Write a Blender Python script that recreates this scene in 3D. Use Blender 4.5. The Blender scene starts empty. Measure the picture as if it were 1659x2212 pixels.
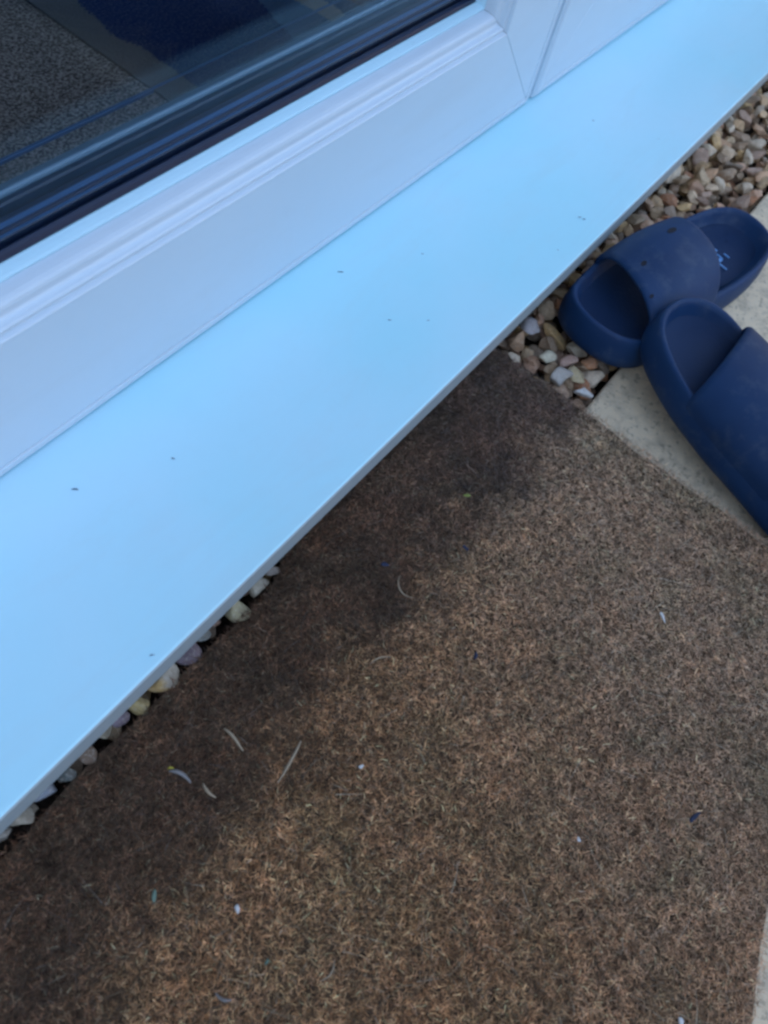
import bpy, bmesh, math, random
import numpy as np
from mathutils import Vector, Matrix
random.seed(4); rng = np.random.default_rng(4)
sc = bpy.context.scene
# ---------------------------------------------------------------- camera
CAM_M = ((0.602660434780394, 0.6281627694370253, -0.49215031793499137),
         (-0.7781316334047723, 0.5993444013208603, -0.18787615521976403),
         (0.17695073168859102, 0.49618325616504455, 0.8499944793093225))
cd = bpy.data.cameras.new('camera'); cam = bpy.data.objects.new('camera', cd)
sc.collection.objects.link(cam); sc.camera = cam
cam.matrix_world = Matrix.Translation((0, 0, 0.54)) @ Matrix(CAM_M).to_4x4()
cd.sensor_fit = 'VERTICAL'; cd.sensor_height = 36.0; cd.lens = 36.0 * 1650 / 2212
cd.clip_start = 0.02; cd.clip_end = 300
cd.dof.use_dof = True; cd.dof.focus_distance = 0.62; cd.dof.aperture_fstop = 7.0
# ---------------------------------------------------------------- world, sun, exposure
EL = 28.0
w = bpy.data.worlds.new('World'); sc.world = w; w.use_nodes = True
nt = w.node_tree; nt.nodes.clear()
sky = nt.nodes.new('ShaderNodeTexSky'); sky.sky_type = 'NISHITA'; sky.sun_disc = False
sky.sun_elevation = math.radians(EL); sky.sun_rotation = math.radians(0.0)
sky.air_density = 1.0; sky.dust_density = 8.0; sky.ozone_density = 0.4
bg = nt.nodes.new('ShaderNodeBackground'); bg.inputs['Strength'].default_value = 0.12
wo = nt.nodes.new('ShaderNodeOutputWorld')
nt.links.new(sky.outputs[0], bg.inputs[0]); nt.links.new(bg.outputs[0], wo.inputs[0])
sl = bpy.data.lights.new('sun', 'SUN'); sl.energy = 2.5; sl.angle = math.radians(0.6); sl.color = (1, .95, .88)
so = bpy.data.objects.new('sun', sl); sc.collection.objects.link(so)
so.rotation_euler = (-math.radians(90 - EL), 0, 0); so.location = (0, 4, 6)
sc.view_settings.view_transform = 'Standard'; sc.view_settings.look = 'None'
sc.view_settings.gamma = 1; sc.view_settings.use_curve_mapping = False
sc.view_settings.exposure = 2.8
sc.cycles.max_bounces = 10; sc.cycles.transparent_max_bounces = 16
sc.cycles.filter_width = 2.6

# ---------------------------------------------------------------- helpers
def finish(o, label=None, cat=None, group=None, kind=None, parent=None):
    if label: o['label'] = label
    if cat: o['category'] = cat
    if group: o['group'] = group
    if kind: o['kind'] = kind
    if parent is not None: o.parent = parent
    return o
def empty(name, loc=(0, 0, 0), rz=0, **k):
    o = bpy.data.objects.new(name, None); sc.collection.objects.link(o)
    o.location = loc; o.rotation_euler = (0, 0, rz); o.empty_display_size = .02
    return finish(o, **k)
def mesh_obj(name, verts, faces, mat, smooth=False, **k):
    me = bpy.data.meshes.new(name); me.from_pydata([tuple(v) for v in verts], [], [tuple(f) for f in faces])
    me.update(); me.materials.append(mat)
    bm = bmesh.new(); bm.from_mesh(me); bmesh.ops.recalc_face_normals(bm, faces=bm.faces); bm.to_mesh(me); bm.free()
    if smooth: me.polygons.foreach_set('use_smooth', [True] * len(me.polygons))
    o = bpy.data.objects.new(name, me); sc.collection.objects.link(o)
    return finish(o, **k)
def box_geo(x0, x1, y0, y1, z0, z1, V, F):
    b = len(V)
    V += [(x0, y0, z0), (x1, y0, z0), (x1, y1, z0), (x0, y1, z0), (x0, y0, z1), (x1, y0, z1), (x1, y1, z1), (x0, y1, z1)]
    F += [tuple(b + i for i in f) for f in ((0, 3, 2, 1), (4, 5, 6, 7), (0, 1, 5, 4), (1, 2, 6, 5), (2, 3, 7, 6), (3, 0, 4, 7))]
def boxes(name, bs, mat, bevel=0, **k):
    V, F = [], []
    for b in bs: box_geo(*b, V, F)
    o = mesh_obj(name, V, F, mat, **k)
    if bevel:
        m = o.modifiers.new('bevel', 'BEVEL'); m.width = bevel; m.segments = 3
    return o
class MT:
    def __init__(s, name, rough=.5, spec=.5):
        s.m = bpy.data.materials.new(name); s.m.use_nodes = True; s.t = s.m.node_tree
        s.b = s.t.nodes['Principled BSDF']; s.b.inputs['Roughness'].default_value = rough
        s.b.inputs['Specular IOR Level'].default_value = spec
        s.tc = s.t.nodes.new('ShaderNodeTexCoord')
    def n(s, t): return s.t.nodes.new(t)
    def l(s, a, b): s.t.links.new(a, b)
    def noise(s, scale, detail=4, rough=.55, vec=None, dist=0):
        n = s.n('ShaderNodeTexNoise'); n.inputs['Scale'].default_value = scale
        n.inputs['Detail'].default_value = detail; n.inputs['Roughness'].default_value = rough
        n.inputs['Distortion'].default_value = dist
        s.l(vec or s.tc.outputs['Object'], n.inputs['Vector']); return n.outputs['Fac']
    def ramp(s, fac, stops):
        r = s.n('ShaderNodeValToRGB'); e = r.color_ramp.elements
        while len(e) < len(stops): e.new(.5)
        for i, (p, c) in enumerate(stops):
            e[i].position = p; e[i].color = (*c, 1) if not isinstance(c, (int, float)) else (c, c, c, 1)
        s.l(fac, r.inputs[0]); return r.outputs[0]
    def mix(s, fac, a, b, mode='MIX'):
        m = s.n('ShaderNodeMix'); m.data_type = 'RGBA'; m.blend_type = mode
        for v, i in ((fac, 0), (a, 6), (b, 7)):
            if isinstance(v, bpy.types.NodeSocket): s.l(v, m.inputs[i])
            else: m.inputs[i].default_value = v if isinstance(v, (int, float)) else (*v, 1)
        return m.outputs[2]
    def math(s, op, a, b=0.):
        m = s.n('ShaderNodeMath'); m.operation = op
        for v, i in ((a, 0), (b, 1)):
            if isinstance(v, bpy.types.NodeSocket): s.l(v, m.inputs[i])
            else: m.inputs[i].default_value = v
        return m.outputs[0]
    def color(s, c):
        if isinstance(c, bpy.types.NodeSocket): s.l(c, s.b.inputs['Base Color'])
        else: s.b.inputs['Base Color'].default_value = (*c, 1)
    def bump(s, h, strength=.3, dist=.001):
        b = s.n('ShaderNodeBump'); b.inputs['Strength'].default_value = strength; b.inputs['Distance'].default_value = dist
        s.l(h, b.inputs['Height']); s.l(b.outputs[0], s.b.inputs['Normal'])
    def attr(s, name):
        a = s.n('ShaderNodeAttribute'); a.attribute_name = name; return a.outputs['Color']

# ---------------------------------------------------------------- materials
def m_upvc(name, c, c2, rough=.32):
    m = MT(name, rough, .5)
    f = m.noise(3.5, 3); g = m.noise(60, 5, .7)
    col = m.mix(m.ramp(f, [(.35, 0.), (.7, 1.)]), c, c2)
    col = m.mix(m.math('MULTIPLY', m.ramp(g, [(.5, 0.), (.9, 1.)]), .06), col, (.45, .47, .45))
    mp = m.n('ShaderNodeMapping'); mp.inputs['Scale'].default_value = (1.6, 7, 7); mp.inputs['Rotation'].default_value = (0, 0, .25); m.l(m.tc.outputs['Object'], mp.inputs[0])
    sm = m.noise(3.2, 9, .68, vec=mp.outputs[0], dist=.6)
    col = m.mix(m.math('MULTIPLY', m.ramp(sm, [(.5, 0.), (.78, 1.)]), .16), col, (.50, .53, .52))
    m.color(col); m.bump(m.noise(900, 2), .04, .0003)
    m.l(m.math('ADD', m.math('MULTIPLY', sm, .35), rough - .13), m.b.inputs['Roughness'])
    return m.m
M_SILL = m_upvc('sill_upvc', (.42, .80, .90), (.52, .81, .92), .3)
M_BEADO = m_upvc('bead_upvc_skylit', (.48, .76, .88), (.52, .78, .90), .28)  # cyaner copy of the door plastic: overhead sky light put into the colour
M_NOSE = m_upvc('sill_edge_shaded', (.34, .41, .42), (.38, .44, .46), .4)  # greyer copy of the sill plastic: shade of the front face put in colour
M_UPVC = m_upvc('door_upvc', (.57, .69, .78), (.60, .71, .79), .3)
M_JOINT = MT('weld_seam', .6); M_JOINT.color((.30, .36, .37)); M_JOINT = M_JOINT.m
M_RUBBER = MT('black_rubber', .35); M_RUBBER.color((.006, .016, .045)); M_RUBBER = M_RUBBER.m
M_SPACER = MT('spacer_metal', .3); M_SPACER.color((.06, .16, .34)); M_SPACER.b.inputs['Metallic'].default_value = .3; M_SPACER = M_SPACER.m
M_BEAD = MT('inner_bead_grey', .35); M_BEAD.color((.17, .28, .38)); M_BEAD = M_BEAD.m
def m_glass():
    m = MT('window_glass'); t = m.t; t.nodes.remove(m.b)
    tr = m.n('ShaderNodeBsdfTransparent'); tr.inputs[0].default_value = (.965, .98, .99, 1)
    gl = m.n('ShaderNodeBsdfGlossy'); gl.inputs['Roughness'].default_value = 0.0; gl.inputs[0].default_value = (.9, .95, 1, 1)
    fr = m.n('ShaderNodeLayerWeight'); fr.inputs['Blend'].default_value = .5
    sch = m.math('ADD', m.math('MULTIPLY', m.math('POWER', fr.outputs['Facing'], 5.), .9), .015)
    mx = m.n('ShaderNodeMixShader'); m.l(sch, mx.inputs[0]); m.l(tr.outputs[0], mx.inputs[1]); m.l(gl.outputs[0], mx.inputs[2])
    m.l(mx.outputs[0], t.nodes['Material Output'].inputs[0]); return m.m
M_GLASS = m_glass()
def m_eva():
    m = MT('navy_foam', .5, .25)
    f = m.noise(14, 4, .6); g = m.noise(900, 3, .6)
    c = m.mix(m.ramp(f, [(.3, 0.), (.75, 1.)]), (.004, .027, .085), (.010, .042, .118))
    d = m.ramp(m.noise(45, 5, .7), [(.52, 0.), (.76, 1.)])
    c = m.mix(m.math('MULTIPLY', d, .38), c, (.10, .13, .17))
    m.color(c); m.bump(g, .12, .0004)
    m.l(m.math('ADD', m.math('MULTIPLY', f, .3), .36), m.b.inputs['Roughness']); return m.m
M_EVA = m_eva()
def m_foot():
    m = MT('navy_footbed', .65, .25)
    f = m.noise(20, 4, .6)
    m.color(m.mix(f, (.003, .019, .062), (.006, .030, .090)))
    v = m.n('ShaderNodeTexVoronoi'); v.inputs['Scale'].default_value = 260; m.l(m.tc.outputs['Object'], v.inputs['Vector'])
    m.bump(v.outputs['Distance'], .25, .0008); return m.m
M_FOOT = m_foot()
M_HOLE = MT('vent_dark', .8); M_HOLE.color((.002, .004, .012)); M_HOLE = M_HOLE.m
M_LOGO = MT('raised_mark', .35); M_LOGO.color((.10, .30, .62)); M_LOGO = M_LOGO.m
def m_slab():
    m = MT('sandstone_paving', .85, .2)
    a = m.noise(5, 6, .6); b = m.noise(55, 6, .65, dist=.4); g = m.noise(420, 4, .7)
    c = m.mix(m.ramp(a, [(.3, 0.), (.7, 1.)]), (.68, .55, .37), (.80, .67, .47))
    c = m.mix(m.ramp(b, [(.3, 1.), (.55, 0.)]), c, (.46, .39, .28))
    c = m.mix(m.math('MULTIPLY', m.ramp(g, [(.5, 0.), (.7, 1.)]), .5), c, (.60, .56, .46))
    c = m.mix(m.math('MULTIPLY', m.ramp(m.noise(170, 3), [(.35, 1.), (.42, 0.)]), .4), c, (.12, .11, .09))
    m.color(c); m.bump(m.math('ADD', b, m.math('MULTIPLY', g, .5)), .6, .0016); return m.m
M_SLAB = m_slab()
def m_soil():
    m = MT('soil', .95, .1); m.color(m.ramp(m.noise(90, 6, .7), [(.3, (.025, .02, .016)), (.7, (.09, .07, .055))]))
    m.bump(m.noise(140, 5), .8, .004); return m.m
M_SOIL = m_soil()
def m_stone():
    m = MT('gravel_stone', .7, .3)
    c = m.mix(m.math('MULTIPLY', m.ramp(m.noise(150, 5, .7), [(.4, 0.), (.65, 1.)]), .45), m.attr('tint'), (.20, .13, .08))
    c = m.mix(m.math('MULTIPLY', m.ramp(m.noise(420, 3, .7), [(.5, 0.), (.7, 1.)]), .35), c, (.65, .6, .5))
    m.color(c); m.bump(m.noise(500, 5, .7), .5, .0006); return m.m
M_STONE = m_stone()
def m_fibre():
    m = MT('coir_fibre', .75, .2)
    sep = m.n('ShaderNodeSeparateXYZ'); m.l(m.tc.outputs['Object'], sep.inputs[0])
    wob = m.math('ADD', m.math('MULTIPLY', m.math('SUBTRACT', m.noise(13, 4, .65), .5), .17),
                 m.math('MULTIPLY', m.math('SUBTRACT', m.noise(60, 4, .7), .5), .07))
    yy = m.math('ADD', sep.outputs['Y'], wob)
    damp = m.n('ShaderNodeMapRange'); damp.interpolation_type = 'SMOOTHSTEP'
    damp.inputs['From Min'].default_value = .005; damp.inputs['From Max'].default_value = .085
    m.l(yy, damp.inputs['Value'])
    worn = m.n('ShaderNodeMapRange'); worn.interpolation_type = 'SMOOTHSTEP'
    worn.inputs['From Min'].default_value = .12; worn.inputs['From Max'].default_value = .50
    m.l(m.math('ADD', m.math('SUBTRACT', sep.outputs['X'], m.math('MULTIPLY', sep.outputs['Y'], .55)), wob), worn.inputs['Value'])
    c = m.attr('tint')
    c = m.mix(m.math('MULTIPLY', worn.outputs[0], .75), c, m.mix(.5, c, (.80, .70, .56)))
    p = m.ramp(m.noise(42, 5, .75), [(.28, .62), (.72, 1.3)])
    c = m.mix(1., c, p, 'MULTIPLY')
    q = m.ramp(m.noise(230, 3, .7), [(.34, .42), (.62, 1.3)])
    c = m.mix(1., c, q, 'MULTIPLY')
    c = m.mix(1., c, m.ramp(m.noise(17, 4, .7), [(.30, (1.04, .98, .93)), (.5, (1., 1., 1.)), (.68, (.86, .94, .90))]), 'MULTIPLY')
    c = m.mix(m.math('MULTIPLY', m.ramp(m.noise(9, 4, .6), [(.45, 0.), (.7, 1.)]), .25), c, m.mix(.5, c, (.14, .125, .10)))
    dk = m.ramp(m.noise(19, 5, .7), [(.36, (.11, .135, .20)), (.60, (.33, .30, .36))])
    dm = m.mix(1., c, dk, 'MULTIPLY')
    c = m.mix(m.math('MULTIPLY', damp.outputs[0], .92), c, dm)
    m.color(c); return m.m
M_FIB = m_fibre()
def m_matbase():
    m = MT('mat_backing', .9, .1); m.color(m.ramp(m.noise(300, 4), [(.3, (.05, .035, .025)), (.7, (.16, .11, .07))])); return m.m
M_MATB = m_matbase()
def m_brick():
    m = MT('brickwork', .85, .2); b = m.n('ShaderNodeTexBrick')
    mp = m.n('ShaderNodeMapping'); mp.inputs['Rotation'].default_value = (math.pi / 2, 0, 0); m.l(m.tc.outputs['Object'], mp.inputs[0]); m.l(mp.outputs[0], b.inputs['Vector'])
    b.inputs['Scale'].default_value = 1.0; b.inputs['Brick Width'].default_value = .225; b.inputs['Row Height'].default_value = .075; b.inputs['Mortar Size'].default_value = .006
    b.inputs['Color1'].default_value = (.30, .13, .08, 1); b.inputs['Color2'].default_value = (.22, .09, .06, 1); b.inputs['Mortar'].default_value = (.4, .37, .32, 1)
    m.color(b.outputs[0]); m.bump(b.outputs['Fac'], -.5, .005); return m.m
M_BRICK = m_brick()
M_PLASTER = MT('dark_plaster', .9); M_PLASTER.color((.16, .17, .19)); M_PLASTER = M_PLASTER.m
def m_carpet():
    m = MT('speckled_carpet', .95, .1); v = m.noise(330, 3, .7)
    c = m.ramp(v, [(.40, (.07, .065, .06)), (.62, (.42, .38, .33))]); m.color(c); m.bump(v, .6, .003); return m.m
M_CARPET = m_carpet()
def m_refl():  # stripes paint the navy reflection of slides and paving
    m = MT('reflection_stripes', .95, .1); sep = m.n('ShaderNodeSeparateXYZ'); m.l(m.tc.outputs['Object'], sep.inputs[0])
    r = m.n('ShaderNodeValToRGB'); r.color_ramp.interpolation = 'CONSTANT'; e = r.color_ramp.elements
    st = [(0, (.13, .135, .13)), (.045, (.012, .03, .10)), (.20, (.06, .13, .22)), (.245, (.36, .33, .25)), (.27, (.08, .13, .20)), (.30, (.14, .10, .09))]
    while len(e) < len(st): e.new(.5)
    for i, (p, c) in enumerate(st): e[i].position = p; e[i].color = (*c, 1)
    m.l(m.math('ADD', sep.outputs['X'], m.math('ADD', m.math('MULTIPLY', m.noise(300, 2), .012), m.math('MULTIPLY', m.math('SUBTRACT', m.noise(6, 2), .5), .08))), r.inputs[0])
    c = m.mix(m.math('MULTIPLY', m.ramp(m.noise(350, 3, .7), [(.45, 0.), (.65, 1.)]), .35), r.outputs[0], (.2, .22, .24)); m.color(c); m.bump(m.noise(350, 3), .6, .003); return m.m
M_REFL = m_refl()

# ---------------------------------------------------------------- setting: ground, paving, house
ZS, YD = .067, .311                 # sill height, door face
GY = [(60, -.045), (-5.2, -.045), (-5.8, .25), (-7.0, 1.5), (-8.2, 2.7), (-9.5, 3.3), (-14, 3.6), (-60, 3.8)]  # far rows and sides rise into an unseen bank, added to block low sky
GX = [-60, -9, -7, -4.5, 8, 10.5, 12.5, 60]
def gz(x, zz):
    return zz
V = [(x, y, (z_ if abs(x - 1.75) < 7 else max(z_, -.045 + (1.6 if abs(x - 1.75) < 9 and y < .3 else 3.2 if y < .3 else 0)))) for y, z_ in GY for x in GX]
F = [(i * 8 + j, i * 8 + j + 1, i * 8 + 9 + j, i * 8 + 8 + j) for i in range(len(GY) - 1) for j in range(7)]
mesh_obj('ground_and_shade_bank', V, F, M_SOIL, kind='structure')
bs = []
xs = [-6.03 + .9 * i + .02 * (i % 2) for i in range(15)]
for i in range(15):
    for j in range(9):
        x0 = .10 + .94 * (i - 7); y1 = .047 - .605 * j
        bs.append((x0, x0 + .932, y1 - .597, y1, -.044, -.0015 * ((i * 7 + j * 3) % 3)))
boxes('paving', bs, M_SLAB, bevel=.003, kind='structure')

hw = [(-6, -.46, .30, .55, -.044, 2.18), (2.09, 7, .30, .55, -.044, 2.18), (-6, 7, .30, .55, 2.18, 5.2), (-.46, 2.09, .335, .55, -.044, .035)]
boxes('house_wall', hw, M_BRICK, label='red brick house wall around the white patio doors', cat='wall')
boxes('interior_floor', [(-3, 5, .382, 4.2, .0, .066)], M_CARPET, kind='structure')
boxes('interior_walls', [(-3.1, -3, .56, 4.2, 0, 2.6), (5, 5.1, .56, 4.2, 0, 2.6), (-3.1, 5.1, 4.2, 4.3, 0, 2.6), (-3.1, 5.1, .56, 4.3, 2.45, 2.55)], M_PLASTER, kind='structure')
sheet = boxes('reflection_sheet', [(0, 1.6, 0, 1.5, 0, .003)], M_REFL, bevel=.0012, label='dark blue rug with slate and beige stripes, added behind the door glass for the reflection of the slides', cat='sheet')  # added sheet standing in for the slides mirrored in the glass
boxes('line_strip', [(-.4, 2.0, .5645, .5685, .0655, .0695)], M_SPACER, bevel=.001, label='thin blue-grey strip added on the floor to draw a pale line in the glass', cat='strip')  # strip added only to draw the pale line in the glass
sheet.location = (.49, .42, .0661); sheet.rotation_euler = (0, 0, math.radians(-1))

# ---------------------------------------------------------------- sill
def extrude_x(name, prof, x0, x1, mat, smooth=False, **k):
    n = len(prof); V = [(x0, y, z) for y, z in prof] + [(x1, y, z) for y, z in prof]
    F = [(i, (i + 1) % n, (i + 1) % n + n, i + n) for i in range(n)] + [tuple(range(n)), tuple(range(2 * n - 1, n - 1, -1))]
    return mesh_obj(name, V, F, mat, **k)
SX0, SX1 = -.44, 2.07
nose = []
R = .003
for k in range(9):
    a = math.radians(90 + 90 * k / 8); nose.append((.1405 + R + R * math.cos(a), ZS - .0015 - R + R * math.sin(a)))
sill = empty('door_sill', (.8, .2, 0), label='wide pale blue-white plastic sill projecting under the patio doors', cat='door sill')
prof = [(.334, ZS), (.30, ZS)] + nose + [(.1405, .0445), (.1425, .043), (.1465, .043), (.1480, .046), (.1495, .055), (.334, .055)]
i0 = 4
prof2 = nose[i0:] + prof[11:16] + [(.1470, .0605), (.1470, .0625)]
prof = [(.334, ZS), (.30, ZS)] + nose[:i0 + 1] + [(.1425, .0628), (.1472, .0628), (.1497, .060), (.1497, .055), (.334, .055)]
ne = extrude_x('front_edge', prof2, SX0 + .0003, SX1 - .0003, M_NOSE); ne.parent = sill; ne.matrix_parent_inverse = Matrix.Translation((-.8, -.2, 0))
so_ = extrude_x('sill_board', prof, SX0, SX1, M_SILL); so_.parent = sill; so_.matrix_parent_inverse = Matrix.Translation((-.8, -.2, 0))
for xa in (SX0 - .004, SX1):
    e = boxes('end_cap', [(xa, xa + .004, .139, .336, .033, ZS + .001)], M_UPVC, bevel=.0008); e.parent = sill; e.matrix_parent_inverse = Matrix.Translation((-.8, -.2, 0))

# ---------------------------------------------------------------- door leaves
LEAF_PROF = [(0, .070), (0, .0012), (.0012, 0), (.0066, 0), (.0072, .0018), (.0080, .0018), (.0086, .0002),
             (.1060, 0), (.1066, -.0004), (.1078, -.0004), (.1084, .0010), (.1090, .0036), (.1106, .0036), (.1114, .0024), (.1126, .0022),
             (.1137, .0036), (.1141, .0056), (.1147, .0074), (.1160, .0084), (.1180, .0086), (.1200, .0086), (.1218, .0092), (.1230, .0106), (.1239, .0130), (.1245, .0160), (.1249, .0190), (.1251, .0206), (.1252, .0312), (.113, .0312), (.113, .0700)]
def leaf(x0, x1, z0, z1, label):
    root = empty('patio_door', ((x0 + x1) / 2, YD + .035, z0), label=label, cat='door')
    inv = Matrix.Translation((-(x0 + x1) / 2, -YD - .035, -z0))
    def add(o): o.parent = root; o.matrix_parent_inverse = inv; return o
    n = len(LEAF_PROF); G = .00022
    def side(name, fn):
        V = [fn(s, d, 0) for s, d in LEAF_PROF] + [fn(s, d, 1) for s, d in LEAF_PROF]
        F = [(i, (i + 1) % n, (i + 1) % n + n, i + n) for i in range(n)] + [tuple(range(n)), tuple(range(2 * n - 1, n - 1, -1))]
        o = add(mesh_obj(name, V, F, M_UPVC))
        b = o.modifiers.new('bevel', 'BEVEL'); b.width = .0004; b.segments = 1; b.limit_method = 'ANGLE'; b.angle_limit = math.radians(40)
        return o
    side('bottom_rail', lambda s, d, e: ((x0 + s + G) if not e else (x1 - s - G), YD + d, z0 + s))
    side('top_rail', lambda s, d, e: ((x0 + s + G) if not e else (x1 - s - G), YD + d, z1 - s))
    side('stile', lambda s, d, e: (x0 + s, YD + d, (z0 + s + G) if not e else (z1 - s - G)))
    side('stile', lambda s, d, e: (x1 - s, YD + d, (z0 + s + G) if not e else (z1 - s - G)))
    # weld seams showing in the mitres (thin core inside the joint)
    for sx, xa in ((1, x0), (-1, x1)):
        for sz, za in ((1, z0), (-1, z1)):
            V, F = [], []
            pts = [(s, d + .0006) for s, d in LEAF_PROF[2:27]] + [(.1265, .030), (.0, .030)]
            m_ = len(pts)
            for t in (-.0007, .0007):
                V += [(xa + sx * (s + t), YD + d, za + sz * (s - t)) for s, d in pts]
            F = [(i, (i + 1) % m_, (i + 1) % m_ + m_, i + m_) for i in range(m_)] + [tuple(range(m_)), tuple(range(2 * m_ - 1, m_ - 1, -1))]
            add(mesh_obj('weld_seam', V, F, M_JOINT))
    def frame(name, prof, mat, bev=0):
        V = []; k = len(prof)
        for cx, sx, cz, sz in ((x0, 1, z0, 1), (x1, -1, z0, 1), (x1, -1, z1, -1), (x0, 1, z1, -1)):
            V += [(cx + sx * s, YD + d, cz + sz * s) for s, d in prof]
        F = []
        for c in range(4):
            for i in range(k):
                j = (i + 1) % k; c2 = (c + 1) % 4
                F.append((c * k + i, c * k + j, c2 * k + j, c2 * k + i))
        return add(mesh_obj(name, V, F, mat))
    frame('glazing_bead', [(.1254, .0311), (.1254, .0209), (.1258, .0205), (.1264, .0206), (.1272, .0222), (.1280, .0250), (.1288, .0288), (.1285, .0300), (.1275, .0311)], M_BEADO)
    frame('outer_gasket', [(.1135, .0314), (.1268, .0312), (.1292, .0300), (.1316, .0312), (.1326, .0336), (.1322, .0350), (.1135, .0350)], M_RUBBER)
    sp = frame('spacer_bar', [(.1145, .0394), (.1330, .0394), (.1338, .0400), (.1334, .0410), (.1334, .0432), (.1340, .0440), (.1334, .0450), (.1334, .0520), (.1330, .0550), (.1145, .0550)], M_RUBBER)
    r1 = frame('spacer_edge', [(.1325, .0399), (.1348, .0399), (.1348, .0411), (.1325, .0411)], M_SPACER)
    r2 = frame('spacer_edge', [(.1325, .0466), (.1349, .0466), (.1349, .0490), (.1325, .0490)], M_SPACER)
    for r in (r1, r2): r.parent = sp; r.matrix_parent_inverse = Matrix.Identity(4)
    frame('inner_gasket', [(.1135, .0596), (.1350, .0596), (.1362, .0606), (.1362, .0640), (.1345, .0650), (.1135, .0650)], M_RUBBER)
    frame('inner_bead', [(.1135, .0652), (.1375, .0652), (.1388, .0662), (.1388, .0676), (.1365, .0740), (.1135, .0760)], M_BEAD)
    s = .1145
    add(boxes('glass_pane', [(x0 + s, x1 - s, YD + .0352, YD + .0392, z0 + s, z1 - s)], M_GLASS))
    add(boxes('glass_pane', [(x0 + s, x1 - s, YD + .0552, YD + .0592, z0 + s, z1 - s)], M_GLASS))
    return root, add
r1, add1 = leaf(-.195, .8060, ZS + .0020, 2.10, 'white glazed patio door leaf with sculpted bottom rail, dark glass')
r2, add2 = leaf(.8170, 1.825, ZS + .0022, 2.10, 'plain second patio door leaf right of the vertical joint')
# meeting strip between the leaves
V, F = [], []
strip = [(.8185, .0004), (.8192, -.0012), (.8215, -.0022), (.8250, -.0022), (.8290, -.0012), (.8320, .0004)]
k = len(strip)
V = [(x, YD + d, ZS + .006) for x, d in strip] + [(x, YD + d, 2.095) for x, d in strip]
F = [(i, (i + 1) % k, (i + 1) % k + k, i + k) for i in range(k)] + [tuple(range(k)), tuple(range(2 * k - 1, k - 1, -1))]
add2(mesh_obj('meeting_strip', V, F, M_UPVC))
add1(boxes('edge_gasket', [(.8062, .8168, YD + .0035, YD + .012, ZS + .001, 2.098)], M_UPVC, bevel=.001))
hnd = boxes('door_handle', [(.735, .765, YD - .008, YD + .0, .95, 1.18)], M_UPVC, bevel=.004); add1(hnd)
lev = boxes('lever', [(.62, .755, YD - .052, YD - .036, 1.08, 1.10), (.742, .758, YD - .04, YD - .0082, 1.082, 1.098)], M_UPVC, bevel=.004); lev.parent = hnd
# outer frame
fr = empty('door_frame', (.815, YD + .03, ZS), label='white outer frame holding both patio door leaves', cat='door frame')
for nm, b in (('threshold', (-.44, 2.07, YD + .0215 + .055, YD + .0215 + .085, ZS + .0006, ZS + .018)), ('jamb', (-.262, -.199, YD - .004, YD + .07, ZS + .0006, 2.17)), ('jamb', (1.829, 1.892, YD - .004, YD + .07, ZS + .0006, 2.17)), ('head', (-.1985, 1.8285, YD - .004, YD + .07, 2.104, 2.17)),
              ('side_infill', (-.46, -.2625, YD, YD + .06, ZS + .0006, 2.17)), ('side_infill', (1.8925, 2.09, YD, YD + .06, ZS + .0006, 2.17))):
    o = boxes(nm, [b], M_UPVC, bevel=.002); o.parent = fr; o.matrix_parent_inverse = Matrix.Translation((-.815, -YD - .03, -ZS))

# ---------------------------------------------------------------- stones
def ico(sub):
    bm = bmesh.new(); bmesh.ops.create_icosphere(bm, subdivisions=sub, radius=1)
    v = np.array([x.co[:] for x in bm.verts]); f = np.array([[q.index for q in t.verts] for t in bm.faces]); bm.free(); return v, f
ICO_V, ICO_F = ico(3)
def stone_shape(seed, angular=1.):
    r = np.random.default_rng(seed); p = ICO_V.copy()
    for _ in range(int(5 + 9 * angular)):
        n = r.normal(size=3); n /= np.linalg.norm(n); d = r.uniform(.42, .85)
        e = np.maximum(0, p @ n - d); p -= np.outer(e * 1.0, n)
    ph = r.uniform(0, 6, (4, 3)); fr_ = r.uniform(1.2, 3.2, (4, 3))
    disp = sum(np.sin(ICO_V @ fr_[i] * 1.0 + ph[i, 0]) for i in range(4)) * .035
    return p * (1 + disp[:, None]) * [1, r.uniform(.55, .88), r.uniform(.38, .66)]
VARS = [stone_shape(100 + i) for i in range(16)]
PAL = np.array([1.18, 1.04, .84]) * np.array([(.62, .48, .32), (.68, .58, .43), (.50, .34, .24), (.46, .20, .10), (.70, .68, .62), (.36, .27, .25), (.52, .40, .33), (.26, .21, .17), (.60, .45, .23), (.54, .35, .27), (.20, .19, .18), (.58, .50, .40)])
def rotm(r):
    a, b, c = r.uniform(0, 2 * math.pi), r.normal(0, .45), r.normal(0, .45)
    ca, sa, cb, sb, cc, s2 = math.cos(a), math.sin(a), math.cos(b), math.sin(b), math.cos(c), math.sin(c)
    Rz = np.array([[ca, -sa, 0], [sa, ca, 0], [0, 0, 1]]); Rx = np.array([[1, 0, 0], [0, cb, -sb], [0, sb, cb]]); Ry = np.array([[cc, 0, s2], [0, 1, 0], [-s2, 0, cc]])
    return Rz @ Rx @ Ry
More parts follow.
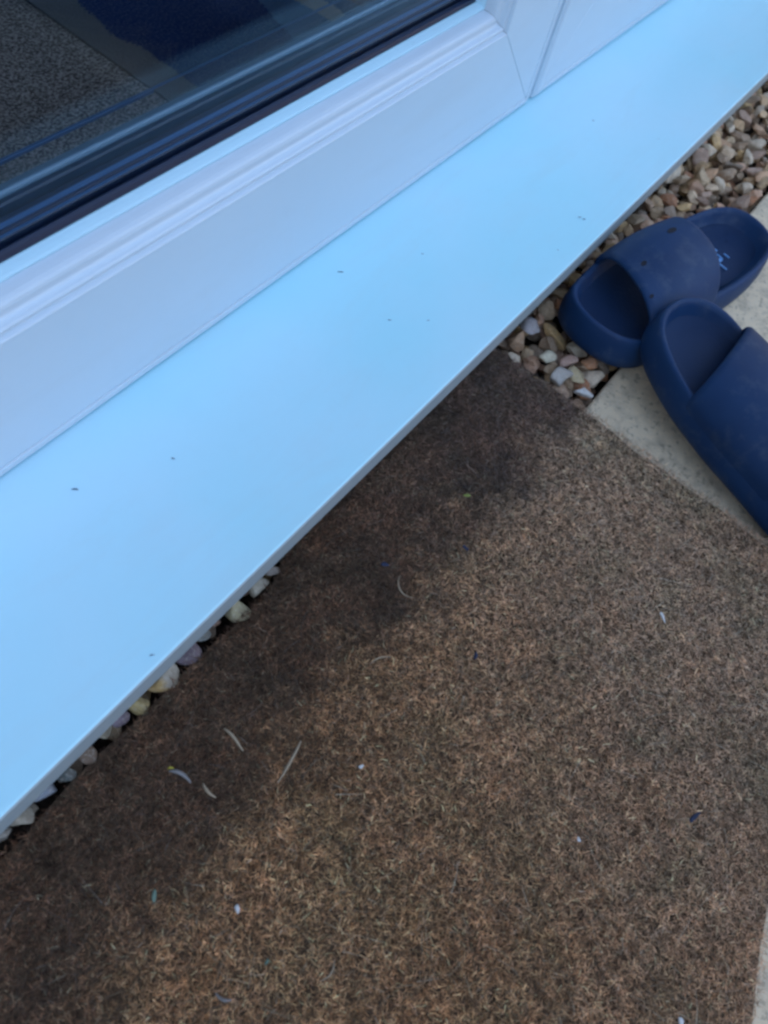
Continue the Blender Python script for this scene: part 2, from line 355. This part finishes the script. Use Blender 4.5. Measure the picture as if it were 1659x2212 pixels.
def tinted(name, V, F, C, mat, smooth=True, **k):
    me = bpy.data.meshes.new(name); nv, nf, fl = len(V), len(F), F.shape[1]
    me.vertices.add(nv); me.vertices.foreach_set('co', V.astype(np.float32).ravel())
    me.loops.add(nf * fl); me.loops.foreach_set('vertex_index', F.astype(np.int32).ravel())
    me.polygons.add(nf); me.polygons.foreach_set('loop_start', np.arange(0, nf * fl, fl, dtype=np.int32))
    me.polygons.foreach_set('use_smooth', np.full(nf, smooth))
    at = me.attributes.new('tint', 'FLOAT_COLOR', 'POINT'); at.data.foreach_set('color', np.c_[C, np.ones(nv)].astype(np.float32).ravel())
    me.update(calc_edges=True); me.validate(); me.materials.append(mat)
    o = bpy.data.objects.new(name, me); sc.collection.objects.link(o); return finish(o, **k)
V_, F_, C_ = [], [], []; off = 0
r = np.random.default_rng(9)
def add_stone(x, y, z, s, col=None):
    global off
    v = VARS[r.integers(16)] @ rotm(r).T * s * np.array([1, 1, .9]) + [x, y, z]
    v[:, 1] = np.minimum(v[:, 1], .33)
    V_.append(v); F_.append(ICO_F + off); off += len(v)
    c = PAL[r.integers(len(PAL))] if col is None else np.array(col); c = c * r.uniform(.75, 1.2)
    C_.append(np.tile(c, (len(v), 1)))
PAL = .93 * (.78 * PAL + .22 * PAL.mean(0))
for layer, (z, step) in enumerate(((-.030, .020), (-.017, .019), (-.007, .021))):
    for x in np.arange(-.42, 1.75, step):
        for y in np.arange(.056, .33 if x > .45 else .20, step):
            if x < .45 and (layer < 1) : continue
            if x < .50 and y < .152: continue
            if layer == 2 and r.random() < .22: continue
            s = r.uniform(.0085, .0160) * (1.15 if layer == 2 else 1)
            yy = y + r.normal(0, .004); yy = max(yy, .047 + s * .9)
            zz = z + r.normal(0, .002)
            if x < .56 and yy < .16: zz = min(zz, -.004 - s * .3) 
            add_stone(x + r.normal(0, .004), yy, zz, s)
tinted('gravel', np.vstack(V_), np.vstack(F_), np.vstack(C_), M_STONE, smooth=False, kind='stuff', label='mixed cream, brown and grey gravel strip between the paving and the house', cat='gravel')

PEB = [  # x, y, size, colour, label
 (.208, .149, .0085, (.34, .29, .24), 'grey-tan pebble nearest the middle of the picture, at the sill edge beside the mat'),
 (.190, .148, .0095, (.48, .42, .31), 'pale cream angular pebble between the tan pebble and the long yellowish one'),
 (.165, .149, .0120, (.44, .38, .22), 'long yellowish cream pebble wedged between sill and mat'),
 (.146, .1535, .0065, (.26, .13, .08), 'small reddish brown pebble left of the long yellowish one'),
 (.135, .153, .0075, (.24, .25, .22), 'grey-green pebble beside the small reddish brown one'),
 (.119, .151, .0110, (.24, .18, .20), 'dull purple flat pebble touching the largest pale pebble'),
 (.097, .150, .0145, (.52, .44, .33), 'largest pale cream pebble with an orange stain, against the sill edge'),
 (.072, .151, .0105, (.56, .42, .18), 'bright yellow pebble below the largest pale pebble'),
 (.058, .151, .0085, (.25, .19, .22), 'purple-grey pebble next to the bright yellow one'),
 (.045, .154, .0075, (.36, .30, .20), 'small tan pebble past the purple-grey one'),
 (.029, .151, .0100, (.18, .12, .08), 'dark brown pebble half under the mat edge'),
 (.012, .152, .0100, (.12, .14, .13), 'blackish green pebble in the shade of the sill'),
 (-.004, .152, .0095, (.26, .29, .33), 'blue-grey pebble near the lower left end of the sill'),
 (-.022, .153, .0115, (.50, .43, .32), 'cream pebble at the lower left, beside the blue-grey one'),
 (-.038, .152, .0090, (.34, .31, .26), 'grey-tan pebble cut by the left edge of the photo'),
 (.563, .108, .0100, (.56, .52, .38), 'whitish yellow pebble against the mat corner under the sill'),
 (.585, .140, .0150, (.37, .35, .35), 'big grey pebble between sill and navy sandal toe'),
 (.572, .090, .0150, (.42, .27, .21), 'pinkish brown long pebble by the mat corner'),
 (.553, .085, .0130, (.42, .40, .36), 'white pebble pressed against the mat end'),
 (.566, .077, .0140, (.50, .41, .24), 'ochre pebble stood up between the white and rust ones'),
 (.590, .071, .0125, (.40, .19, .09), 'rust orange pebble near the paving corner'),
 (.552, .058, .0100, (.60, .60, .57), 'bright white pebble lying at the paving corner by the mat'),
]
for i, (x, y, s, c, lab) in enumerate(PEB):
    v = stone_shape(500 + i, .5 if i < 15 else .7)
    a = -.9 + .5 * math.sin(i * 2.3); ca, sa = math.cos(a), math.sin(a)
    v = v @ np.array([[ca, sa, 0], [-sa, ca, 0], [0, 0, 1]]) * s * 1.05
    col = np.array(c) * np.ones((len(v), 1))
    if i == 6: col = np.where((v[:, :1] < -.004), np.array([.55, .36, .14]), col)
    tinted('pebble', v, ICO_F, col, M_STONE, label=lab, cat='pebble', group='pebbles along the mat and sill').location = (x, y, .006 + (0 if i < 15 else -.002))

# ---------------------------------------------------------------- doormat
MX0, MX1, MY0, MY1, MZ = -.145, .529, -.266, .1415, .012
def near_y(x):
    t = np.clip((x - .19) / .045, 0, 1); return MY1 + .011 * t * t * (3 - 2 * t)
def far_y(x):
    t = np.clip((x - .13) / .16, 0, 1); return -.289 + .022 * t * t * (3 - 2 * t)
def mat_outline(n=60):
    pts = []
    def wob(t): return .0014 * math.sin(t * 17) + .001 * math.sin(t * 41 + 1)
    c = [(MX0, MY1), (MX1 + .004, MY1), (MX1 - .010, MY0 + .004), (MX0, MY0 - .02)]
    for q in range(4):
        a, b = c[q], c[(q + 1) % 4]
        for i in range(n):
            t = i / n; x = a[0] + (b[0] - a[0]) * t; y = a[1] + (b[1] - a[1]) * t
            L = math.hypot(b[0] - a[0], b[1] - a[1]); nx, ny = (b[1] - a[1]) / L, -(b[0] - a[0]) / L
            o_ = wob(q * 3 + t); dcorner = min(t, 1 - t) * L
            o_ -= max(0, (.012 - dcorner)) ** 2 / .024
            if q == 0: y = float(near_y(x))
            if q == 2: y = float(far_y(x))
            pts.append((x + nx * o_, y + ny * o_))
    return pts
ol = mat_outline()
k = len(ol)
V = [(x, y, .0015) for x, y in ol] + [(x, y, MZ - .0065) for x, y in ol]
F = [(i, (i + 1) % k, (i + 1) % k + k, i + k) for i in range(k)] + [tuple(range(k)), tuple(range(2 * k - 1, k - 1, -1))]
mat = empty('doormat', (.19, -.06, 0), label='worn brown coir doormat, damp and darker along the door sill', cat='doormat')
mo = mesh_obj('mat_backing', V, F, M_MATB, parent=mat); mo.matrix_parent_inverse = Matrix.Translation((-.19, .06, 0))
def ribbons(P0, D, L, W, curl, rr, segs=3, lift=None):
    """curved flat fibres: start points P0, directions D, lengths L, widths W"""
    n = len(P0); t = np.linspace(0, 1, segs + 1)
    side = np.cross(D, rr.normal(size=(n, 3))); side /= np.linalg.norm(side, axis=1)[:, None] + 1e-9
    up = np.cross(side, D)
    V = np.zeros((n, segs + 1, 2, 3))
    for i, ti in enumerate(t):
        c = P0 + D * (L * ti)[:, None] + up * (curl * L * ti * ti)[:, None]
        if lift is not None: c[:, 2] += lift * 4 * ti * (1 - ti)
        wv = side * (W * .5 * (1 - .55 * ti))[:, None]
        V[:, i, 0] = c - wv; V[:, i, 1] = c + wv
    base = (np.arange(n) * (segs + 1) * 2)[:, None]
    F = np.concatenate([base + np.array([2 * i, 2 * i + 1, 2 * i + 3, 2 * i + 2]) for i in range(segs)], axis=0)
    return V.reshape(-1, 3), F
rr = np.random.default_rng(77)
N = 300000
x = rr.uniform(MX0 + .002, MX1 - .001, N); y = rr.uniform(MY0 - .024, MY1 + .011, N)
edge = MX1 + .003 - (MY1 - y) / (MY1 - MY0) * .013
keep = (x < edge) & (y > far_y(x)) & (y < near_y(x) - .001); x, y = x[keep], y[keep]; N = len(x)
# height field: tufts
def hf(x, y):
    return (np.sin(x * 410 + 2.1 * np.sin(y * 230)) * np.sin(y * 380 + 1.7 * np.sin(x * 270)) + .8 * np.sin(x * 173 + y * 121 + 2 * np.sin(y * 90)) * np.sin(y * 190 - x * 77))
h = hf(x, y)
P0 = np.c_[x, y, MZ - .0025 + .0015 * h + rr.uniform(-.001, .003, N)]
D = np.c_[rr.normal(0, 1, N), rr.normal(0, 1, N), np.abs(rr.normal(.25, .4, N))]; D /= np.linalg.norm(D, axis=1)[:, None]
L = rr.uniform(.0022, .0055, N); W = rr.uniform(.00024, .0006, N)
V, F = ribbons(P0, D, L, W, rr.normal(0, .28, N), rr)
V[:, 2] = np.minimum(V[:, 2], MZ + .0085)
pal = np.array([3.55, 3.25, 2.75]) * np.array([(.155, .088, .046), (.20, .12, .068), (.115, .066, .038), (.25, .165, .095), (.085, .055, .036), (.17, .105, .07), (.31, .23, .145), (.12, .10, .08)])
pr = np.array([.24, .22, .15, .12, .12, .08, .03, .04])
C = np.minimum(pal, .85)[rr.choice(8, N, p=pr)] * rr.uniform(.75, 1.25, (N, 1)) * (1 + .22 * np.clip(h, -1.5, 1.5))[:, None]
C = np.repeat(C, 8, axis=0)
tinted('coir_pile', V, F, C, M_FIB, smooth=False, kind='stuff', parent=mat).matrix_parent_inverse = Matrix.Translation((-.19, .06, 0))
# loose longer strands combed across the pile
N = 1700
x = rr.uniform(MX0 + .01, MX1 - .012, N); y = rr.uniform(MY0, MY1 - .008, N)
ang = rr.uniform(0, 2 * math.pi, N); D = np.c_[np.cos(ang), np.sin(ang), rr.normal(0, .08, N)]
V, F = ribbons(np.c_[x, y, MZ + rr.uniform(.003, .0055, N)], D, rr.uniform(.008, .022, N), rr.uniform(.0002, .00045, N), rr.normal(0, .5, N), rr, segs=6, lift=rr.uniform(0, .002, N))
V[:, 2] = np.clip(V[:, 2], MZ + .001, MZ + .010); V[:, 0] = np.minimum(V[:, 0], MX1 + .004); V[:, 1] = np.minimum(V[:, 1], MY1 + .001)
C = np.array([(.42, .32, .20), (.30, .21, .13), (.52, .45, .33)])[rr.choice(3, N, p=[.45, .4, .15])] * rr.uniform(.7, 1.1, (N, 1))
tinted('loose_strands', V, F, np.repeat(C, 14, axis=0), M_FIB, smooth=False, kind='stuff', parent=mat).matrix_parent_inverse = Matrix.Translation((-.19, .06, 0))

# ---------------------------------------------------------------- litter on the mat and sill
def plain(name, c, rough=.7):
    m = MT(name, rough); f = m.noise(400, 3); m.color(m.mix(f, tuple(v * .75 for v in c), tuple(min(1, v * 1.15) for v in c))); return m.m
M_STRAW = plain('dry_straw', (.34, .27, .18)); M_PALE = plain('pale_petal', (.22, .21, .20)); M_WHITE = plain('white_grit', (.62, .62, .60))
M_MINT = plain('mint_scrap', (.12, .19, .14)); M_NAVYF = plain('navy_fluff', (.01, .018, .05)); M_DIRT = plain('dark_dirt', (.15, .24, .32))
M_GREEN = plain('moss_scrap', (.20, .24, .05))
FM = 1650.
def at(px, py, z):   # photo point (1659-wide) to a place on the level z
    d = Matrix(CAM_M) @ Vector((px - 829.5, 1106 - py, -FM)); t = (z - .54) / d.z
    return Vector((d.x * t, d.y * t, z))
def blade(p, q, w, mat, name, label, cat, group, bend=.12, z=MZ + .0075):
    a = at(*p, z); b = at(*q, z); d = b - a; L = d.length; d.normalize(); s = Vector((-d.y, d.x, 0)); V = []; F = []
    n = 8
    for i in range(n + 1):
        t = i / n; c = a + d * L * t + s * L * bend * 4 * t * (1 - t); c.z += .0012 * math.sin(t * 5) ; ww = w * (.35 + .65 * math.sin(math.pi * min(1, .12 + t * .85)))
        for sx, dz in ((-1, 0), (0, ww * .35), (1, 0), (0, -ww * .25)):
            V.append(c + s * sx * ww * .5 + Vector((0, 0, dz)))
    for i in range(n):
        for j in range(4): F.append((i * 4 + j, i * 4 + (j + 1) % 4, i * 4 + 4 + (j + 1) % 4, i * 4 + 4 + j))
    F += [(0, 1, 2, 3), (n * 4 + 3, n * 4 + 2, n * 4 + 1, n * 4)]
    o = mesh_obj(name, [v - a for v in V], F, mat, smooth=True, label=label, cat=cat, group=group); o.location = a; return o
G1 = 'dried stalks on the doormat'
blade((650, 1600), (600, 1690), .0022, M_STRAW, 'dried_stalk', 'longest straight dried stalk lying in the middle of the mat', 'stalk', G1, .02)
blade((483, 1573), (525, 1622), .0022, M_STRAW, 'dried_stalk', 'dull greyish dried stalk on the damp dark part of the mat', 'stalk', G1, .05)
blade((438, 1692), (466, 1722), .0022, M_STRAW, 'dried_stalk', 'short pale dried stalk beside the faded petal', 'stalk', G1, -.1)
blade((862, 1246), (893, 1290), .0014, M_STRAW, 'dried_stalk', 'curled fine stalk near the centre where damp mat meets dry', 'stalk', G1, -.3)
blade((800, 1435), (846, 1418), .0012, M_STRAW, 'dried_stalk', 'thin pale bristle lying right of the curled stalk', 'stalk', G1, .12)
blade((500, 2160), (465, 2145), .0020, M_PALE, 'dried_stalk', 'bluish pale curled scrap at the lower left of the mat', 'stalk', G1, .15)
blade((722, 2075), (690, 2120), .0013, M_STRAW, 'dried_stalk', 'curved fine stalk near the bottom of the mat', 'stalk', G1, .2)
blade((365, 1665), (412, 1690), .0030, M_PALE, 'fallen_petal', 'faded bluish petal with a yellow tip on the dark part of the mat', 'petal', None, .12)
blade((362, 1661), (376, 1659), .0016, plain('yellow_tip', (.42, .38, .05)), 'flower_stamen', 'tiny yellow stamen at the end of the faded petal', 'stamen', None, .1, MZ + .009)
def chip(px, py, s, mat, name, label, cat, group=None, z=MZ + .0068, el=1.6):
    v = stone_shape(int(px * 7 + py), .8) * s * .85 * np.array([el, 1, .7]); o = mesh_obj(name, v, ICO_F, mat, smooth=True, label=label, cat=cat, group=group)
    o.location = at(px, py, z); o.rotation_euler = (0, 0, px * .37); return o
GW = 'white grit crumbs on the doormat'
chip(1432, 1334, .0028, M_WHITE, 'white_chip', 'thin bright white chip on the worn right side of the mat', 'chip', GW, el=2.2).rotation_euler = (0, 0, .9)
chip(1250, 1813, .0030, M_WHITE, 'white_chip', 'small square white crumb right of centre low on the mat', 'chip', GW, el=1)
chip(512, 1963, .0032, M_WHITE, 'white_chip', 'white crumb low on the left half of the mat', 'chip', GW, el=1.2)
chip(1702 * .864, 2555 * .864, .0034, M_WHITE, 'white_chip', 'white crumb at the very bottom edge near the right corner', 'chip', GW, el=1)
chip(780, 1655, .0028, M_WHITE, 'white_chip', 'pale grey crumb right of the longest dried stalk', 'chip', GW, el=1)
GM = 'mint green scraps on the doormat'
chip(333, 1936, .0026, M_MINT, 'green_scrap', 'mint green scrap left of the white crumb', 'scrap', GM)
chip(577, 2078, .0020, M_MINT, 'green_scrap', 'smaller mint green scrap near the bottom', 'scrap', GM)
chip(1008, 1070, .0026, M_GREEN, 'moss_scrap', 'yellow-green moss scrap on the damp band of the mat', 'scrap')
GN = 'navy fluff on the doormat'
chip(830, 1217, .0034, M_NAVYF, 'navy_fluff', 'dark blue fluff knot beside the damp band, above the curled stalk', 'fluff', GN)
chip(1028, 1415, .0028, M_NAVYF, 'navy_fluff', 'round navy fluff speck right of the pale bristle', 'fluff', GN)
chip(1006, 1183, .0030, M_NAVYF, 'navy_fluff', 'small navy fluff speck between the moss scrap and the fluff knot', 'fluff', GN)
chip(1502, 1765, .0030, M_NAVYF, 'navy_fluff', 'navy fluff streak far right on the worn part', 'fluff', GN, el=2.4)
SPK = [(735, 587, 1.5, 'darkest dirt speck near the middle of the sill'), (163, 1057, 1.5, 'dark dirt speck near the left end of the sill under the door rail'),
 (375, 990, 1.1, 'faint dirt speck right of the dark one at the left end of the sill'), (328, 1415, 1.1, 'dirt speck on the sill edge above the largest pale pebble'),
 (1253, 469, 1.3, 'longer dirt speck of the touching pair above the slides'), (1262, 473, 1.1, 'shorter dirt speck of the touching pair above the slides'),
 (912, 548, .9, 'faint speck right of the darkest speck on the sill'), (842, 691, 1.0, 'pinkish faint smudge speck mid sill, left of a tiny one'),
 (1281, 260, 1.0, 'faint speck on the far part of the sill below the door joint'), (1422, 300, .9, 'faint speck on the far part of the sill nearest its front edge'),
 (925, 692, .8, 'tiny faint speck right of the pinkish smudge'), (1205, 540, .7, 'tiniest speck on the sill near the front edge above the slides')]
for (px, py, s_, lab) in SPK:
    o = chip(px, py, .0009 * s_, M_DIRT, 'dirt_speck', lab, 'dirt speck', 'dirt specks on the sill', z=ZS + .0002, el=2.6)
    o.rotation_euler = (0, 0, -.85 + .2 * math.sin(px))

# ---------------------------------------------------------------- slides (foam sandals)
OUT = [(0, 0), (.006, .030), (.026, .050), (.06, .060), (.10, .065), (.15, .064), (.20, .058), (.25, .053), (.285, .046), (.31, .030), (.319, .006),
       (.314, -.022), (.296, -.042), (.26, -.052), (.21, -.055), (.16, -.052), (.11, -.054), (.07, -.056), (.035, -.050), (.010, -.030)]
def catmull(P, n=8):
    P = [Vector((*p, 0)) for p in P]; o = []; m = len(P)
    for i in range(m):
        a, b, c, d = P[i - 1], P[i], P[(i + 1) % m], P[(i + 2) % m]
        for j in range(n):
            t = j / n; o.append(.5 * ((2 * b) + (c - a) * t + (2 * a - 5 * b + 4 * c - d) * t * t + (3 * b - a - 3 * c + d) * t ** 3))
    return o
def make_slide(name, loc, rz, mirror, label, strap_u, hgt, vents, logo, scale=1.0, tilt=0.):
    root = empty(name, loc, rz, label=label, cat='sandal', group='pair of navy foam slides')
    my = -1 if mirror else 1
    C = catmull(OUT); n = len(C)
    cen = Vector((.16, 0, 0))
    N = []
    for i in range(n):
        t = C[(i + 1) % n] - C[i - 1]; N.append(Vector((-t.y, t.x, 0)).normalized())
    sgn = 1 if (C[5] - cen).dot(N[5]) < 0 else -1     # inward
    N = [v * sgn for v in N]
    def ring(off, zf):
        R_ = []
        for i in range(n):
            p = C[i] + N[i] * off; u = p.x
            cup = .007 * max(0, (u - .20) / .12) ** 1.5 + .010 * max(0, (.07 - u) / .07) ** 1.6
            z = zf(u, cup); R_.append(Vector((p.x, p.y * my, z)))
        return R_
    toe = lambda u: .010 * max(0, (.06 - u) / .06) ** 2     # toe spring underneath
    specs = [(.010, lambda u, c: .0 + toe(u)), (.004, lambda u, c: .0005 + toe(u)), (.0012, lambda u, c: .0035 + toe(u)), (0, lambda u, c: .010 + toe(u) * .8), (-.0004, lambda u, c: .018 + toe(u) * .6), (.0012, lambda u, c: .028 + c * .5),
             (.0026, lambda u, c: .0345 + c), (.0042, lambda u, c: .0372 + c), (.0064, lambda u, c: .0378 + c), (.0088, lambda u, c: .0368 + c), (.0108, lambda u, c: .0340 + c * .8), (.0130, lambda u, c: .030 + c * .5), (.016, lambda u, c: .027 + c * .2)]
    V = []; F = []
    for off_, zf in specs: V += ring(off_, zf)
    m = len(specs)
    for a in range(m - 1):
        for i in range(n):
            j = (i + 1) % n; F.append((a * n + i, a * n + j, (a + 1) * n + j, (a + 1) * n + i))
    F.append(tuple(range(n)))
    sole = mesh_obj('sole', V, F, M_EVA, smooth=True, parent=root)
    # footbed
    fb = [(.0150, .0280, .4), (.020, .0258, .15), (.030, .0252, .05), (.040, .0256, 0)]
    V = []; F = []
    for off_, z, cf in fb:
        V += ring(off_, lambda u, c: z + c * cf - .003 * math.exp(-((u - .27) / .04) ** 2) + .003 * math.exp(-((u - .17) / .05) ** 2))
    for a in range(len(fb) - 1):
        for i in range(n):
            j = (i + 1) % n; F.append((a * n + i, a * n + j, (a + 1) * n + j, (a + 1) * n + i))
    last = (len(fb) - 1) * n; F.append(tuple(last + i for i in range(n)))
    foot = mesh_obj('footbed', V, F, M_FOOT, smooth=True, parent=root)
    # strap
    (fm, bm_), (fl, bl) = strap_u      # front/back u on the inner (v-) and outer (v+) sides
    left = C  # sample outline by u on each side
    def edge_pt(u, side):
        best = None
        for i in range(n):
            a, b = C[i], C[(i + 1) % n]
            if (a.y > 0) == (side > 0) and abs(a.y) > .01 and (a.x - u) * (b.x - u) <= 0 and abs(b.x - a.x) > 1e-6:
                t = (u - a.x) / (b.x - a.x); return a.lerp(b, t)
        return Vector((u, .05 * side, 0))
    NT, NS = 22, 40
    def surf(tt, ss, inset):
        uA = fm + (bm_ - fm) * tt; uB = fl + (bl - fl) * tt
        A = edge_pt(uA, -1); B = edge_pt(uB, 1)
        th = math.pi * ss
        cc = -math.cos(th); lat = math.copysign(abs(cc) ** .80, cc)
        p = A.lerp(B, .5 + .5 * lat)
        H = (hgt[0] + (hgt[1] - hgt[0]) * tt) + .004 * math.sin(math.pi * tt)
        zz = .012 + (H - .012) * (math.sin(th) ** (.66 if cc > 0 else (1.0 if not mirror else .7)))
        wout = .0016 - .0035 * (1 - min(1, math.sin(th) * 3.2))
        dirv = (B - A).normalized()
        p = p + dirv * (math.copysign(1, cc) * (wout * abs(lat)))
        if inset:
            p = p - dirv * (lat * inset); zz -= inset * math.sin(th) ** .6
        # rounded edges
        e = min(tt, 1 - tt) * NT
        return Vector((p.x, p.y * my, zz))
    V = []; F = []
    ts = [0, .012, .035] + [i / 16 for i in range(1, 16)] + [.965, .988, 1]
    for layer in (0, 1):
        for ti in ts:
            e = min(ti, 1 - ti); rnd = .0026 * max(0, 1 - e / .035) ** 2
            for k_ in range(NS + 1):
                V.append(surf(ti, k_ / NS, (rnd if layer == 0 else .0065 - rnd)))
    T = len(ts); Wd = NS + 1
    def idx(l, a, b): return l * T * Wd + a * Wd + b
    for l in (0, 1):
        for a in range(T - 1):
            for b in range(NS): F.append((idx(l, a, b), idx(l, a + 1, b), idx(l, a + 1, b + 1), idx(l, a, b + 1)))
    for a in range(T - 1):
        for b in (0, NS): F.append((idx(0, a, b), idx(0, a + 1, b), idx(1, a + 1, b), idx(1, a, b)))
    for b in range(NS):
        for a in (0, T - 1): F.append((idx(0, a, b), idx(0, a, b + 1), idx(1, a, b + 1), idx(1, a, b)))
    strap = mesh_obj('strap', V, F, M_EVA, smooth=True, parent=root)
    for tt, ss, sz in vents:
        c = surf(tt, ss, 0); du = (surf(tt + .02, ss, 0) - surf(tt - .02, ss, 0)).normalized(); ds = (surf(tt, ss + .02, 0) - surf(tt, ss - .02, 0)).normalized(); nn = du.cross(ds).normalized()
        if nn.z < 0: nn = -nn
        V = []; F = []; q = 20
        for rad, hh in ((1, -.0004), (.97, .0003), (.8, .0002), (.4, -.0001)):
            for j in range(q):
                a = 2 * math.pi * j / q; V.append(c + du * math.cos(a) * sz[0] * rad + ds * math.sin(a) * sz[1] * rad + nn * (hh + .0001))
        for a in range(3):
            for j in range(q): F.append((a * q + j, a * q + (j + 1) % q, (a + 1) * q + (j + 1) % q, (a + 1) * q + j))
        F.append(tuple(3 * q + j for j in range(q)))
        mesh_obj('vent_hole', V, F, M_HOLE, smooth=True, parent=strap)
    if logo:
        V = []; F = []
        u0 = .232
        for (u, v, lu, lv) in logo:
            v = v * 1.1 + .006; u += .004; lu *= 1.3
            box_geo(u - lu, u + lu, v - lv, v + lv, .0262, .0276, V, F)
        V = [(a, b * my, c_) for a, b, c_ in V]
        o = mesh_obj('raised_mark', V, F, M_LOGO, parent=foot)
        b = o.modifiers.new('bevel', 'BEVEL'); b.width = .0003; b.segments = 2
    root.scale = (scale,) * 3; root.rotation_euler = (0, tilt, rz)
    return root
marks = [(.226, -.022, .0007, .0075), (.232, -.016, .0022, .0022), (.237, -.011, .0006, .006), (.240, -.004, .0022, .0020), (.236, .004, .0006, .005), (.240, .010, .0018, .0018), (.244, .018, .0006, .0065), (.246, -.016, .0006, .004)]
make_slide('foam_slide', (.588, .090, .003), math.radians(-10.8), False, 'navy foam slide lying across the gravel with its strap and heel showing', ((.042, .165), (.084, .198)), (.069, .076),
           [(.68, .60, (.0075, .0036)), (.16, .53, (.0042, .0028)), (.05, .40, (.0028, .002))], marks, scale=.965)
make_slide('foam_slide', (.655, .045, .034), math.radians(-111), True, 'navy foam slide in front, its open toe end resting on the other slide', ((.055, .175), (.100, .22)), (.066, .074), [], None, scale=.94, tilt=math.radians(6.2))
